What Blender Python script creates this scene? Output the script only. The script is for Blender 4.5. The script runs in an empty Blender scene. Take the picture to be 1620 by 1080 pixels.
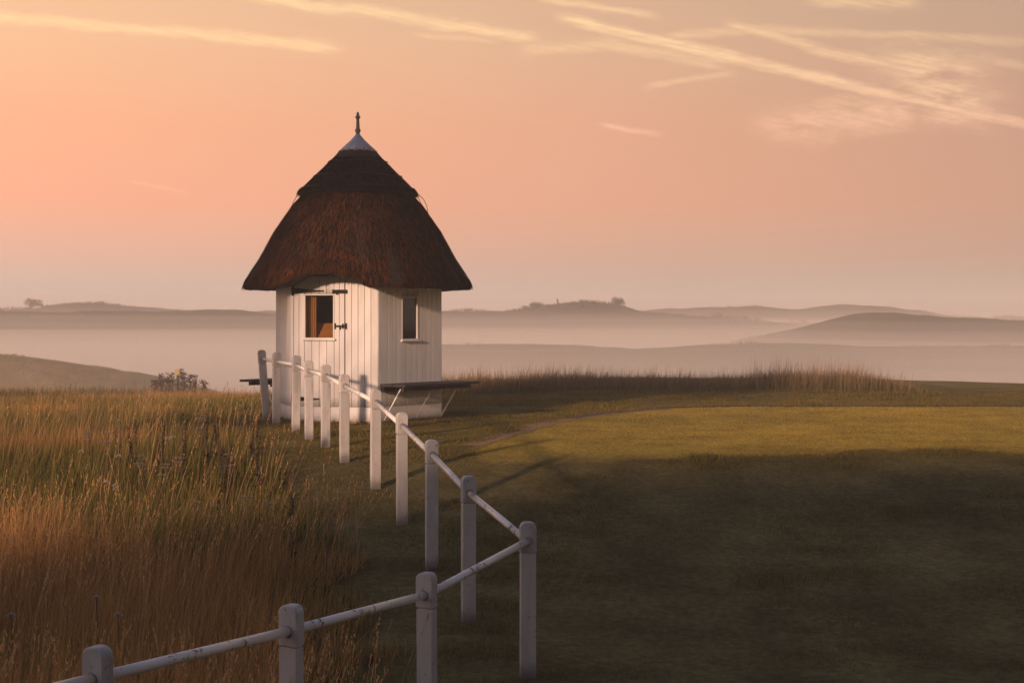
import bpy, bmesh, math, random
import numpy as np
from mathutils import Vector, Matrix

R = math.radians
rng = np.random.default_rng(11)
random.seed(11)
sc = bpy.context.scene
C = sc.collection

# ------------------------------------------------------------------ camera
F = 2250.0                 # focal length in photo pixels (50 mm on 36 mm)
CAMZ = 1.62
cd = bpy.data.cameras.new('camera'); cam = bpy.data.objects.new('camera', cd); C.objects.link(cam)
cam.location = (0, 0, CAMZ); cam.rotation_euler = (R(90), 0, 0)
cd.lens = 50; cd.sensor_width = 36; cd.shift_y = -40 / 1620
cd.clip_start = 0.05; cd.clip_end = 4000
sc.camera = cam

# ------------------------------------------------------------------ sun and sky
SUN_AZ = R(-32)            # side the light comes from: 0 = from behind the camera, minus = from its left
SUN_EL = R(12.0)
to_sun = Vector((math.sin(SUN_AZ) * math.cos(SUN_EL), -math.cos(SUN_AZ) * math.cos(SUN_EL), math.sin(SUN_EL)))
sd = bpy.data.lights.new('sun', 'SUN'); sun = bpy.data.objects.new('sun', sd); C.objects.link(sun)
sd.energy = 4.7; sd.color = (1.0, 0.62, 0.41); sd.angle = R(2.4)
sun.rotation_euler = (-to_sun).to_track_quat('-Z', 'Y').to_euler()
sun.location = to_sun * 60

sc.view_settings.view_transform = 'Standard'; sc.view_settings.look = 'None'
sc.view_settings.gamma = 1.0; sc.view_settings.exposure = 0.22
sc.view_settings.use_curve_mapping = False
sc.cycles.max_bounces = 5; sc.cycles.volume_bounces = 2; sc.cycles.diffuse_bounces = 2; sc.cycles.adaptive_threshold = 0.02
sc.cycles.transparent_max_bounces = 16
sc.cycles.use_denoising = True

w = bpy.data.worlds.new('World'); sc.world = w; w.use_nodes = True
nt = w.node_tree; nt.nodes.clear()


class G:
    """tiny node-graph helper"""
    def __init__(self, tree): self.t = tree; self.n = tree.nodes; self.l = tree.links
    def put(self, sock, v):
        if isinstance(v, bpy.types.NodeSocket): self.l.new(v, sock)
        elif v is not None: sock.default_value = v
    def math(self, op, a, b=None, c=None, clamp=False):
        n = self.n.new('ShaderNodeMath'); n.operation = op; n.use_clamp = clamp
        for i, v in enumerate((a, b, c)): self.put(n.inputs[i], v)
        return n.outputs[0]
    def vmath(self, op, a, b=None, out=0):
        n = self.n.new('ShaderNodeVectorMath'); n.operation = op
        self.put(n.inputs[0], a)
        if b is not None: self.put(n.inputs[1], b)
        return n.outputs['Value'] if op in ('DOT_PRODUCT', 'LENGTH', 'DISTANCE') else n.outputs[0]
    def comb(self, x, y, z):
        n = self.n.new('ShaderNodeCombineXYZ')
        for i, v in enumerate((x, y, z)): self.put(n.inputs[i], v)
        return n.outputs[0]
    def sep(self, v):
        n = self.n.new('ShaderNodeSeparateXYZ'); self.l.new(v, n.inputs[0]); return n.outputs
    def noise(self, vec, scale, detail=3, rough=0.55):
        n = self.n.new('ShaderNodeTexNoise'); n.inputs['Scale'].default_value = scale
        n.inputs['Detail'].default_value = detail; n.inputs['Roughness'].default_value = rough
        if vec is not None: self.l.new(vec, n.inputs['Vector'])
        return n.outputs['Fac']
    def smooth(self, v, a, b, lo=0.0, hi=1.0, kind='SMOOTHSTEP'):
        n = self.n.new('ShaderNodeMapRange'); n.interpolation_type = kind
        self.put(n.inputs[0], v)
        for i, q in enumerate((a, b, lo, hi)): self.put(n.inputs[i + 1], q)
        return n.outputs[0]
    def ramp(self, v, stops):
        n = self.n.new('ShaderNodeValToRGB'); e = n.color_ramp.elements
        while len(e) > 1: e.remove(e[-1])
        e[0].position, e[0].color = stops[0][0], (*stops[0][1], 1)
        for p, c in stops[1:]:
            x = e.new(p); x.color = (*c, 1)
        self.l.new(v, n.inputs[0]); return n.outputs[0]
    def mix(self, f, a, b, blend='MIX'):
        n = self.n.new('ShaderNodeMix'); n.data_type = 'RGBA'; n.blend_type = blend
        self.put(n.inputs[0], f)
        for i, v in ((6, a), (7, b)):
            if isinstance(v, tuple) and len(v) == 3: v = (*v, 1)
            self.put(n.inputs[i], v)
        return n.outputs[2]


g = G(nt)
tc = nt.nodes.new('ShaderNodeTexCoord')
sx, sy, sz = g.sep(tc.outputs['Generated'])
zc = g.math('MAXIMUM', sz, 0.0)
zr = g.math('SQRT', zc)                      # more room for the low sky
def Z(el): return math.sqrt(math.sin(R(el)))
grad = g.ramp(zr, [(0.0, (0.60, 0.54, 0.51)), (Z(1.0), (0.60, 0.50, 0.45)), (Z(2.3), (0.82, 0.40, 0.295)),
                   (Z(4.5), (1.00, 0.355, 0.190)), (Z(7.5), (1.00, 0.39, 0.175)), (Z(10.5), (0.95, 0.47, 0.215)),
                   (Z(14), (0.86, 0.50, 0.25)), (Z(22), (0.40, 0.35, 0.34)), (Z(40), (0.16, 0.175, 0.28)), (1.0, (0.10, 0.125, 0.24))])
# brighter towards the sun's side (left), falling off to the right
az = g.math('MULTIPLY_ADD', sx, -0.85, 0.84)
az = g.math('MAXIMUM', g.math('MINIMUM', az, 1.35), 0.35)
grad = g.mix(1.0, grad, g.comb(az, az, az), 'MULTIPLY')
# high cirrus and old contrails, laid out by direction in the sky
ym = g.math('MAXIMUM', sy, 0.05)
pu = g.math('DIVIDE', sx, ym); pv = g.math('DIVIDE', sz, ym)
p0 = g.comb(pu, pv, 0.0)
wob = g.noise(g.vmath('MULTIPLY', p0, (26, 60, 1)), 1.0, 4, 0.6)
wob2 = g.noise(g.vmath('MULTIPLY', p0, (60, 220, 1)), 1.0, 5, 0.65)
fib = g.noise(g.vmath('MULTIPLY', g.comb(g.math('MULTIPLY_ADD', pv, .2, pu), g.math('MULTIPLY_ADD', pu, .22, pv), 0.0), (22, 420, 1)), 1.0, 3, .6)
patch = g.smooth(g.noise(g.vmath('MULTIPLY', p0, (24, 70, 1)), 1.0, 5, .62), .30, .62, .0, 1.2)
def U(px, py): return ((px - 810) / F, (500 - py) / F)
streaks = [  # polyline in photo directions, half width, strength
    ([(-80, 24), (300, 52), (560, 79)], 12, .85), ([(370, -8), (640, 27), (868, 66)], 12, .85), ([(835, -6), (1055, 29)], 8, .6),
    ([(865, 24), (1110, 80), (1400, 147), (1500, 172), (1680, 207)], 11, 1.0), ([(1135, 32), (1300, 80), (1430, 112)], 11, .68),
    ([(1030, 61), (1210, 47), (1680, 68)], 10, .45), ([(810, 82), (960, 69), (1165, 107)], 13, .48), ([(1005, 140), (1175, 113)], 7, .5),
    ([(940, 197), (1055, 214)], 6, .68), ([(1170, 210), (1320, 174), (1490, 160)], 26, .62), ([(195, 285), (305, 307)], 3, .45),
    ([(1260, 2), (1470, 4)], 13, .6), ([(640, 53), (800, 68)], 6, .4), ([(1550, 96), (1680, 113)], 12, .4),
    ([(1340, 104), (1610, 124)], 50, .75), ([(1370, 140), (1620, 178)], 46, .95), ([(1180, 206), (1340, 190), (1480, 168)], 34, .75)]
tot = None
for pl, hw, st in streaks:
    hw /= F; best = None
    for k in range(len(pl) - 1):
        a = U(*pl[k]); b = U(*pl[k + 1]); dx, dy = b[0] - a[0], b[1] - a[1]; L = math.hypot(dx, dy); dx /= L; dy /= L
        rel = g.vmath('SUBTRACT', p0, (a[0], a[1], 0))
        al = g.vmath('DOT_PRODUCT', rel, (dx, dy, 0))
        pe = g.vmath('DOT_PRODUCT', rel, (-dy, dx, 0))
        pe = g.math('ADD', pe, g.math('MULTIPLY', g.math('SUBTRACT', wob, 0.5), hw * 2.0))
        body = g.smooth(g.math('ABSOLUTE', pe), hw * 1.25, hw * 0.05)
        e = max(L * 0.22, min(hw * 3.0, L * .45))
        e0 = (0, e) if k == 0 else (-hw * 1.6, hw * .2); e1 = (L, L - e) if k == len(pl) - 2 else (L + hw * 1.6, L - hw * .2)
        v = g.math('MULTIPLY', body, g.math('MULTIPLY', g.smooth(al, *e0), g.smooth(al, *e1)))
        best = v if best is None else g.math('MAXIMUM', best, v)
    v = g.math('MULTIPLY', best, st)
    if hw * F > 18: v = g.math('MULTIPLY', v, patch)
    tot = v if tot is None else g.math('MAXIMUM', tot, v)
tot = g.math('MULTIPLY', tot, g.smooth(wob2, 0.12, 0.62, 0.45, 1.05))
tot = g.math('MULTIPLY', tot, g.smooth(fib, 0.3, 0.62, 0.6, 1.05))
# thin wisps elsewhere in the high sky
wisp = g.noise(g.vmath('MULTIPLY', tc.outputs['Generated'], (1.3, 3.0, 9)), 1.6, 5, 0.6)
wisp = g.math('MULTIPLY', g.smooth(wisp, 0.55, 0.85), g.smooth(sz, 0.22, 0.45, 0, 0.35))
tot = g.math('MULTIPLY', tot, g.smooth(sy, 0.1, 0.3))
tot = g.math('ADD', tot, wisp, clamp=True)
ccol = g.mix(g.smooth(sz, 0.10, 0.20), (1.16, 0.54, 0.30), (1.20, 0.72, 0.31))
ccol = g.mix(1.0, ccol, g.comb(g.math('POWER', az, 0.4), g.math('POWER', az, 0.4), g.math('POWER', az, 0.4)), 'MULTIPLY')
skyc = g.mix(g.math('MULTIPLY', tot, 0.95), grad, ccol)
nish = nt.nodes.new('ShaderNodeTexSky'); nish.sky_type = 'NISHITA'; nish.sun_disc = False
nish.sun_elevation = SUN_EL; nish.sun_rotation = math.atan2(to_sun.x, to_sun.y)
nish.air_density = 1.0; nish.dust_density = 1.5
b1 = nt.nodes.new('ShaderNodeBackground'); b1.inputs[1].default_value = 0.022
nt.links.new(nish.outputs[0], b1.inputs[0])
b2 = nt.nodes.new('ShaderNodeBackground'); b2.inputs[1].default_value = 0.81
nt.links.new(skyc, b2.inputs[0])
add = nt.nodes.new('ShaderNodeAddShader'); out = nt.nodes.new('ShaderNodeOutputWorld')
nt.links.new(b1.outputs[0], add.inputs[0]); nt.links.new(b2.outputs[0], add.inputs[1]); nt.links.new(add.outputs[0], out.inputs[0])

# ------------------------------------------------------------------ helpers
def mesh_tris(name, V, T, col=None, smooth=False):
    V = np.asarray(V, np.float32); T = np.asarray(T, np.int32)
    me = bpy.data.meshes.new(name)
    me.vertices.add(len(V)); me.vertices.foreach_set('co', V.ravel())
    n = len(T); k = T.shape[1]
    me.loops.add(n * k); me.loops.foreach_set('vertex_index', T.ravel())
    me.polygons.add(n); me.polygons.foreach_set('loop_start', np.arange(0, n * k, k, dtype=np.int32))
    me.polygons.foreach_set('use_smooth', np.full(n, smooth))
    if col is not None:
        at = me.color_attributes.new('col', 'FLOAT_COLOR', 'POINT')
        c4 = np.ones((len(V), 4), np.float32); c4[:, :3] = col
        at.data.foreach_set('color', c4.ravel())
    me.update(calc_edges=True); me.validate()
    return me

def link(name, me, mat=None, parent=None, loc=(0, 0, 0), rot=(0, 0, 0)):
    o = bpy.data.objects.new(name, me); C.objects.link(o)
    o.location = loc; o.rotation_euler = rot
    if parent is not None: o.parent = parent
    if mat is not None and me is not None and not me.materials: me.materials.append(mat)
    return o

def thing(name, label, cat, loc=(0, 0, 0), group=None):
    o = bpy.data.objects.new(name, None); C.objects.link(o); o.location = loc; o.empty_display_size = 0.2
    return tag(o, label, cat, group)

def tag(o, label=None, cat=None, group=None, kind=None):
    if label: o['label'] = label
    if cat: o['category'] = cat
    if group: o['group'] = group
    if kind: o['kind'] = kind
    return o

_cache = {}
def box_mesh(sx, sy, sz, bev=0.003, mat=None):
    """box, base centre at the origin, local z up"""
    key = ('b', round(sx, 4), round(sy, 4), round(sz, 4), bev, mat.name if mat else '')
    if key in _cache: return _cache[key]
    bm = bmesh.new(); bmesh.ops.create_cube(bm, size=1.0)
    bmesh.ops.scale(bm, vec=(sx, sy, sz), verts=bm.verts)
    bmesh.ops.translate(bm, vec=(0, 0, sz / 2), verts=bm.verts)
    if bev: bmesh.ops.bevel(bm, geom=bm.edges[:], offset=bev, segments=1, affect='EDGES')
    me = bpy.data.meshes.new('box'); bm.to_mesh(me); bm.free()
    if mat: me.materials.append(mat)
    _cache[key] = me
    return me

def lathe(name, prof, n=48, zfun=None, smooth=True, jitter=0):
    prof = np.array(prof, float); m = len(prof)
    a = np.linspace(0, 2 * np.pi, n, endpoint=False)
    V = np.zeros((m, n, 3)); V[..., 0] = prof[:, 0, None] * np.sin(a); V[..., 1] = -prof[:, 0, None] * np.cos(a); V[..., 2] = prof[:, 1, None]
    if zfun is not None: V = zfun(V, a, prof)
    i, j = np.meshgrid(np.arange(m - 1), np.arange(n), indexing='ij'); jn = (j + 1) % n
    Q = np.stack([i * n + j, i * n + jn, (i + 1) * n + jn, (i + 1) * n + j], -1).reshape(-1, 4)
    return mesh_tris(name, V.reshape(-1, 3), Q, smooth=smooth)

def tube_mesh(name, pts, rad, n=8, caps=True):
    pts = [Vector(p) for p in pts]; bm = bmesh.new(); rings = []
    rad = rad if hasattr(rad, '__len__') else [rad] * len(pts)
    for k, p in enumerate(pts):
        d = (pts[min(k + 1, len(pts) - 1)] - pts[max(k - 1, 0)]).normalized()
        x = d.cross(Vector((0, 0, 1)) if abs(d.z) < .95 else Vector((1, 0, 0))).normalized(); y = d.cross(x)
        rings.append([bm.verts.new(p + (x * math.cos(t) + y * math.sin(t)) * rad[k]) for t in [2 * math.pi * q / n for q in range(n)]])
    for r0, r1 in zip(rings, rings[1:]):
        for q in range(n): bm.faces.new((r0[q], r0[(q + 1) % n], r1[(q + 1) % n], r1[q])).smooth = True
    if caps: bm.faces.new(rings[0][::-1]); bm.faces.new(rings[-1])
    bmesh.ops.recalc_face_normals(bm, faces=bm.faces)
    me = bpy.data.meshes.new(name); bm.to_mesh(me); bm.free(); return me

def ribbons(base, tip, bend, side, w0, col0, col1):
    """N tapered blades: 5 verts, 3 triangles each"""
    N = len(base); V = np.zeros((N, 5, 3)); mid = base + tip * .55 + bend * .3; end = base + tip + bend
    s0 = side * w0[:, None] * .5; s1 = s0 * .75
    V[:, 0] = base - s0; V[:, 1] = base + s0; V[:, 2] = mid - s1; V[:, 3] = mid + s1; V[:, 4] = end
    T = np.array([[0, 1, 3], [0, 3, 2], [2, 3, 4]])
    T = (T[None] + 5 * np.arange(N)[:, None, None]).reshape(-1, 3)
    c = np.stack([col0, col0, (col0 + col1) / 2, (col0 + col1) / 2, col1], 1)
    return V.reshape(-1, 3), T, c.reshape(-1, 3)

def vnoise(x, y, s, seed=0):
    """smooth value noise in 0..1 (numpy)"""
    x = np.asarray(x, float) / s + 37.1 * seed; y = np.asarray(y, float) / s - 11.7 * seed
    xi = np.floor(x); yi = np.floor(y); fx = x - xi; fy = y - yi
    fx = fx * fx * (3 - 2 * fx); fy = fy * fy * (3 - 2 * fy)
    def h(a, b):
        v = np.sin(a * 127.1 + b * 311.7 + seed * 17.3) * 43758.5453; return v - np.floor(v)
    return (h(xi, yi) * (1 - fx) + h(xi + 1, yi) * fx) * (1 - fy) + (h(xi, yi + 1) * (1 - fx) + h(xi + 1, yi + 1) * fx) * fy

def sstep(a, b, x):
    t = np.clip((np.asarray(x, float) - a) / (b - a), 0, 1); return t * t * (3 - 2 * t)

# ------------------------------------------------------------------ materials
def mat(name):
    m = bpy.data.materials.new(name); m.use_nodes = True
    t = m.node_tree; t.nodes.clear(); gg = G(t)
    o = t.nodes.new('ShaderNodeOutputMaterial')
    return m, t, gg, o

def principled(t, base, rough=.6, metal=0., spec=.5, bump=None, bstr=.3, bdist=.01):
    p = t.nodes.new('ShaderNodeBsdfPrincipled'); gg = G(t)
    if isinstance(base, tuple): base = (*base, 1)
    gg.put(p.inputs['Base Color'], base); gg.put(p.inputs['Roughness'], rough); gg.put(p.inputs['Metallic'], metal)
    p.inputs['Specular IOR Level'].default_value = spec
    if bump is not None:
        b = t.nodes.new('ShaderNodeBump'); b.inputs['Strength'].default_value = bstr; b.inputs['Distance'].default_value = bdist
        t.links.new(bump, b.inputs['Height']); t.links.new(b.outputs[0], p.inputs['Normal'])
    return p

def m_paint(name, c, dirt, scale=7, rnd=.06, rough=.5, stretch=(1, 1, .12), peel=.66, base_dirt=True):
    m, t, gg, o = mat(name)
    co = t.nodes.new('ShaderNodeTexCoord').outputs['Object']; oi = t.nodes.new('ShaderNodeObjectInfo')
    off = gg.vmath('ADD', co, gg.comb(gg.math('MULTIPLY', oi.outputs['Random'], 31.0), 0.0, gg.math('MULTIPLY', oi.outputs['Random'], 17.0)))
    n1 = gg.noise(gg.vmath('MULTIPLY', off, stretch), scale, 5, .6)
    n2 = gg.noise(off, 26, 4, .65)
    val = gg.math('MULTIPLY_ADD', oi.outputs['Random'], rnd * 2, 1 - rnd)
    col = gg.mix(1.0, c, gg.comb(val, val, val), 'MULTIPLY')
    col = gg.mix(gg.smooth(n1, .42, .8, 0, .5), col, dirt)
    col = gg.mix(gg.smooth(n2, peel, peel + .07, 0, .75), col, tuple(x * .45 for x in dirt))
    if base_dirt:
        geo = gg.sep(co)[2]
        k = gg.math('ADD', geo, gg.math('MULTIPLY', gg.math('SUBTRACT', n2, .5), .12))
        col = gg.mix(gg.smooth(k, .16, .0, 0, .75), col, tuple(x * .5 for x in dirt))
    p = principled(t, col, rough, bump=n2, bstr=.15, bdist=.004)
    t.links.new(p.outputs[0], o.inputs[0]); return m

M = {}
M['board'] = m_paint('white_board_paint', (.72, .715, .735), (.42, .39, .37), 5, .05, .55, peel=.74)
M['trim'] = m_paint('white_trim_paint', (.74, .73, .74), (.45, .41, .38), 6, .04, .5, peel=.76, base_dirt=False)
M['post'] = m_paint('weathered_post_paint', (.47, .46, .47), (.14, .12, .105), 8, .10, .6, (1, 1, .3), peel=.63)
M['head'] = m_paint('post_head_paint', (.46, .45, .46), (.14, .12, .105), 11, .10, .6, (1, 1, .7), peel=.60, base_dirt=False)

m, t, gg, o = mat('painted_pipe')
co = t.nodes.new('ShaderNodeTexCoord').outputs['Object']; oi = t.nodes.new('ShaderNodeObjectInfo')
off = gg.vmath('ADD', co, gg.comb(0.0, gg.math('MULTIPLY', oi.outputs['Random'], 50.0), 0.0))
n1 = gg.noise(off, 22, 5, .7); n2 = gg.noise(off, 3, 3, .5)
col = gg.mix(gg.smooth(gg.math('MULTIPLY_ADD', n2, .35, gg.math('MULTIPLY', n1, .8)), .64, .71), (.80, .77, .73), (.13, .07, .04))
col = gg.mix(gg.smooth(n2, .45, .75, 0, .35), col, (.45, .42, .39))
p = principled(t, col, .30, bump=n1, bstr=.25, bdist=.002)
t.links.new(p.outputs[0], o.inputs[0]); M['pipe'] = m

def m_simple(name, c, rough=.6, metal=0., var=.35, scale=12, bstr=.3):
    m, t, gg, o = mat(name); co = t.nodes.new('ShaderNodeTexCoord').outputs['Object']
    n = gg.noise(co, scale, 5, .6)
    col = gg.mix(gg.smooth(n, .3, .75, 0, var), c, tuple(x * .4 for x in c))
    p = principled(t, col, rough, metal, bump=n, bstr=bstr, bdist=.004)
    t.links.new(p.outputs[0], o.inputs[0]); return m
M['iron'] = m_simple('black_iron', (.004, .004, .004), .8, 0, .3, 40)
M['darkwood'] = m_simple('dark_tarred_wood', (.03, .026, .026), .7, 0, .4, 15)
M['lead'] = m_simple('lead_sheet', (.42, .44, .50), .45, .35, .3, 9)
M['finial'] = m_simple('grey_finial_paint', (.20, .17, .15), .6, 0, .4, 20)
M['floor'] = m_simple('hut_floorboards', (.16, .10, .06), .7, 0, .4, 10)
M['inner'] = m_simple('interior_boarding', (.50, .29, .14), .7, 0, .3, 4)
M['wire'] = m_simple('roof_wire', (.035, .026, .02), .6, .3, .3, 30)
M['shrub_wood'] = m_simple('bark', (.06, .045, .035), .8, 0, .4, 20)
M['stone'] = m_simple('pale_stone', (.42, .41, .42), .8, 0, .3, 3)
M['sign'] = m_simple('yellow_board', (.40, .30, .13), .7, 0, .3, 6)
M['lip_shade'] = m_simple('lip_shade_brown', (.055, .038, .024), .9, 0, .5, 14, .6)  # dark brown standing in for the shaded turf lip
M['path'] = m_simple('worn_path', (.27, .16, .065), .9, 0, .5, 9, .6)

m, t, gg, o = mat('window_glass')
tr = t.nodes.new('ShaderNodeBsdfTransparent'); tr.inputs[0].default_value = (.80, .76, .70, 1)
gl = t.nodes.new('ShaderNodeBsdfGlossy'); gl.inputs['Roughness'].default_value = .04
co = t.nodes.new('ShaderNodeTexCoord').outputs['Object']
bp = t.nodes.new('ShaderNodeBump'); bp.inputs['Strength'].default_value = .05; bp.inputs['Distance'].default_value = .02
t.links.new(gg.noise(co, 5, 2, .5), bp.inputs['Height']); t.links.new(bp.outputs[0], gl.inputs['Normal'])
fr = t.nodes.new('ShaderNodeFresnel'); fr.inputs['IOR'].default_value = 1.5
mx = t.nodes.new('ShaderNodeMixShader'); t.links.new(gg.math('MULTIPLY_ADD', fr.outputs[0], 1.0, .02, clamp=True), mx.inputs[0])
t.links.new(tr.outputs[0], mx.inputs[1]); t.links.new(gl.outputs[0], mx.inputs[2]); t.links.new(mx.outputs[0], o.inputs[0])
M['glass'] = m

def m_leaf(name, trans=.4, rough=.6, gain=1.0):
    """blade material: colour comes from each blade's own colour attribute"""
    m, t, gg, o = mat(name)
    at = t.nodes.new('ShaderNodeAttribute'); at.attribute_name = 'col'
    d = t.nodes.new('ShaderNodeBsdfDiffuse'); tl = t.nodes.new('ShaderNodeBsdfTranslucent')
    t.links.new(at.outputs[0], d.inputs[0]); t.links.new(at.outputs[0], tl.inputs[0])
    x = t.nodes.new('ShaderNodeMixShader'); x.inputs[0].default_value = trans
    t.links.new(d.outputs[0], x.inputs[1]); t.links.new(tl.outputs[0], x.inputs[2]); t.links.new(x.outputs[0], o.inputs[0])
    return m
M['grass'] = m_leaf('grass_blades', .42)
M['straw'] = m_leaf('thatch_straw', .1)
M['leaf'] = m_leaf('shrub_leaves', .3)

m, t, gg, o = mat('thatch_bed')
co = t.nodes.new('ShaderNodeTexCoord').outputs['Object']
n = gg.noise(gg.vmath('MULTIPLY', co, (1, 1, .3)), 60, 4, .7); n2 = gg.noise(co, 4, 3, .5)
col = gg.ramp(n, [(.3, (.008, .005, .004)), (.55, (.025, .015, .010)), (.8, (.06, .032, .018))])
col = gg.mix(gg.smooth(n2, .4, .7, 0, .5), col, (.018, .013, .010))
p = principled(t, col, .85, bump=n, bstr=.8, bdist=.02); t.links.new(p.outputs[0], o.inputs[0]); M['thatch'] = m

def m_ground(name):
    m, t, gg, o = mat(name)
    at = t.nodes.new('ShaderNodeAttribute'); at.attribute_name = 'col'
    co = t.nodes.new('ShaderNodeTexCoord').outputs['Object']
    n1 = gg.noise(co, 1.1, 5, .6); n2 = gg.noise(co, 14, 4, .7); n3 = gg.noise(co, 60, 3, .7)
    f = gg.math('MULTIPLY', gg.smooth(n1, .25, .75, .65, 1.3), gg.smooth(n2, .25, .8, .6, 1.35))
    col = gg.mix(1.0, at.outputs[0], gg.comb(f, f, f), 'MULTIPLY')
    col = gg.mix(gg.smooth(n2, .6, .75, 0, .35), col, (.16, .11, .05))
    h = gg.math('ADD', gg.math('MULTIPLY', n3, .5), n2)
    p = principled(t, col, .9, spec=.1, bump=h, bstr=.9, bdist=.05); t.links.new(p.outputs[0], o.inputs[0]); return m
M['ground'] = m_ground('turf'); 

# ------------------------------------------------------------------ terrain
_yy = np.arange(-40, 60, .1)
_zz = np.interp(_yy, [-40, 7, 10, 11.6, 13.06, 14.5, 15.8, 16.9, 18, 20, 22, 33, 60], [-1.05, -1.05, -.98, -.9, -.7, -.51, -.3, -.11, -.05, -.03, 0, .0, .0])
_k = np.hanning(15); _k /= _k.sum(); _zs = np.convolve(np.pad(_zz, 7, mode='edge'), _k, mode='valid')
RIDGE_Y, RIDGE_H = -14.0, 7.5 

def gz(x, y):
    x = np.asarray(x, float); y = np.asarray(y, float)
    z = np.interp(y, _yy, _zs)
    # unseen ridge added behind the viewpoint, shaped to keep low sun off the foreground
    top = RIDGE_H + .5 * (vnoise(x, y * 0, 9, 3) - .5) + .15 * (vnoise(x, y * 0, 4, 5) - .5)
    top = top - 2.0 * sstep(-16, -23, x)
    z = z + (top + 1.05) * np.where(y > RIDGE_Y, sstep(-1.5, RIDGE_Y, y), np.exp(-((y - RIDGE_Y) / 30) ** 2))
    # the plateau ends and the land drops to a misty valley
    edge = 35 + 2.5 * np.sin(x / 9.0 + .5) - 4 * sstep(7, 14, x) + 5 * sstep(-6, -14, x)
    z = z - 7.5 * sstep(0, 34, y - edge) * (y > 0)
    z = z - .55 * sstep(22.5, 40, y) * sstep(-3.6, -6.0, x)          # the meadow sinks away beside the hut
    z = z + .05 * (vnoise(x, y, 3.1, 1) - .5) * sstep(4, 8, y) * (1 - sstep(30, 60, np.abs(x)))
    return z

# fence geometry (X, Y, top z) from the photograph: the posts touch the ground at their feet
DC = 10.18
far_px = [835, 741, 683, 636, 594, 545, 515, 489, 468, 437, 415]
far_d = [1, 1.14, 1.28, 1.42, 1.55, 1.66, 1.77, 1.87, 1.97, 2.08, 2.17]
far_top = [825, 752, 695, 652, 616, 592, 577, 570, 562, 557, 553]
near_px = [676, 461, 153, -290]; near_d = [.87, .74, .61, .48]; near_top = [905, 956, 1022, 1120]
def post_at(px, d, py):
    D = d * DC; return ((px - 810) / F * D, D, CAMZ - (py - 500) / F * D)
far_posts = [post_at(*q) for q in zip(far_px, far_d, far_top)]
near_posts = [post_at(*q) for q in zip(near_px, near_d, near_top)]

def rough_edge(y):       # long grass grows left of this line
    return np.interp(y, [-5, 5, 7, 9, 11.6, 13.3, 16.6, 20, 24, 30, 40], [-.8, -.8, -.8, -.9, -1.08, -1.55, -2.75, -3.9, -4.7, -4.3, -3])
def in_rough(x, y):
    return x < rough_edge(y) + .5 * (vnoise(x, y, .9, 7) - .5) + .25 * (vnoise(x, y, .3, 8) - .5)
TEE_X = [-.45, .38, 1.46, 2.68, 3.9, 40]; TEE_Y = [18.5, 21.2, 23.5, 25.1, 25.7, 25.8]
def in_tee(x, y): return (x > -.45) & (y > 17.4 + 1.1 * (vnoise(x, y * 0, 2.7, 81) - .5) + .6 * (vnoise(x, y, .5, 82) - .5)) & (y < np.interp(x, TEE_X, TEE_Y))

def turf_color(x, y):
    x = np.asarray(x, float); y = np.asarray(y, float)
    n = vnoise(x, y, 2.3, 11) * .6 + vnoise(x, y, .7, 12) * .4
    olive = np.stack([.13 + .08 * n, .11 + .05 * n, .030 + .008 * n], -1)
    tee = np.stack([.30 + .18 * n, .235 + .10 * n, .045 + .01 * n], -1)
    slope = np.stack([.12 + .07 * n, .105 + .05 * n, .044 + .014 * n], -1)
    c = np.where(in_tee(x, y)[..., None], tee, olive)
    k = sstep(18.0, 16.2, y)[..., None]; c = c * (1 - k) + slope * k
    r = in_rough(x, y)[..., None]
    return np.where(r, np.array([.075, .052, .024]) * (.7 + .6 * n[..., None]), c)

def axis(segs):
    out = []
    for a, b, s in segs: out += list(np.arange(a, b, s))
    return np.array(out + [segs[-1][1]])
gx = axis([(-620, -120, 25), (-120, -40, 5), (-40, -14, 1.0), (-14, 14, .2), (14, 40, 1.0), (40, 120, 5), (120, 620, 25)])
gy = axis([(-200, -60, 10), (-60, -2, 1.0), (-2, 5, .5), (5, 32, .2), (32, 80, 1.0), (80, 200, 6), (200, 720, 26)])
X, Y = np.meshgrid(gx, gy, indexing='xy'); Zg = gz(X, Y)
nx, ny = len(gx), len(gy)
i, j = np.meshgrid(np.arange(nx - 1), np.arange(ny - 1), indexing='xy'); b0 = j * nx + i
Q = np.stack([b0, b0 + 1, b0 + nx + 1, b0 + nx], -1).reshape(-1, 4)
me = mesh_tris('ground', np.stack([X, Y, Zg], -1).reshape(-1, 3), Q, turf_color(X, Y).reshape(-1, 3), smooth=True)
ground = tag(link('ground', me, M['ground']), kind='structure')

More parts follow.
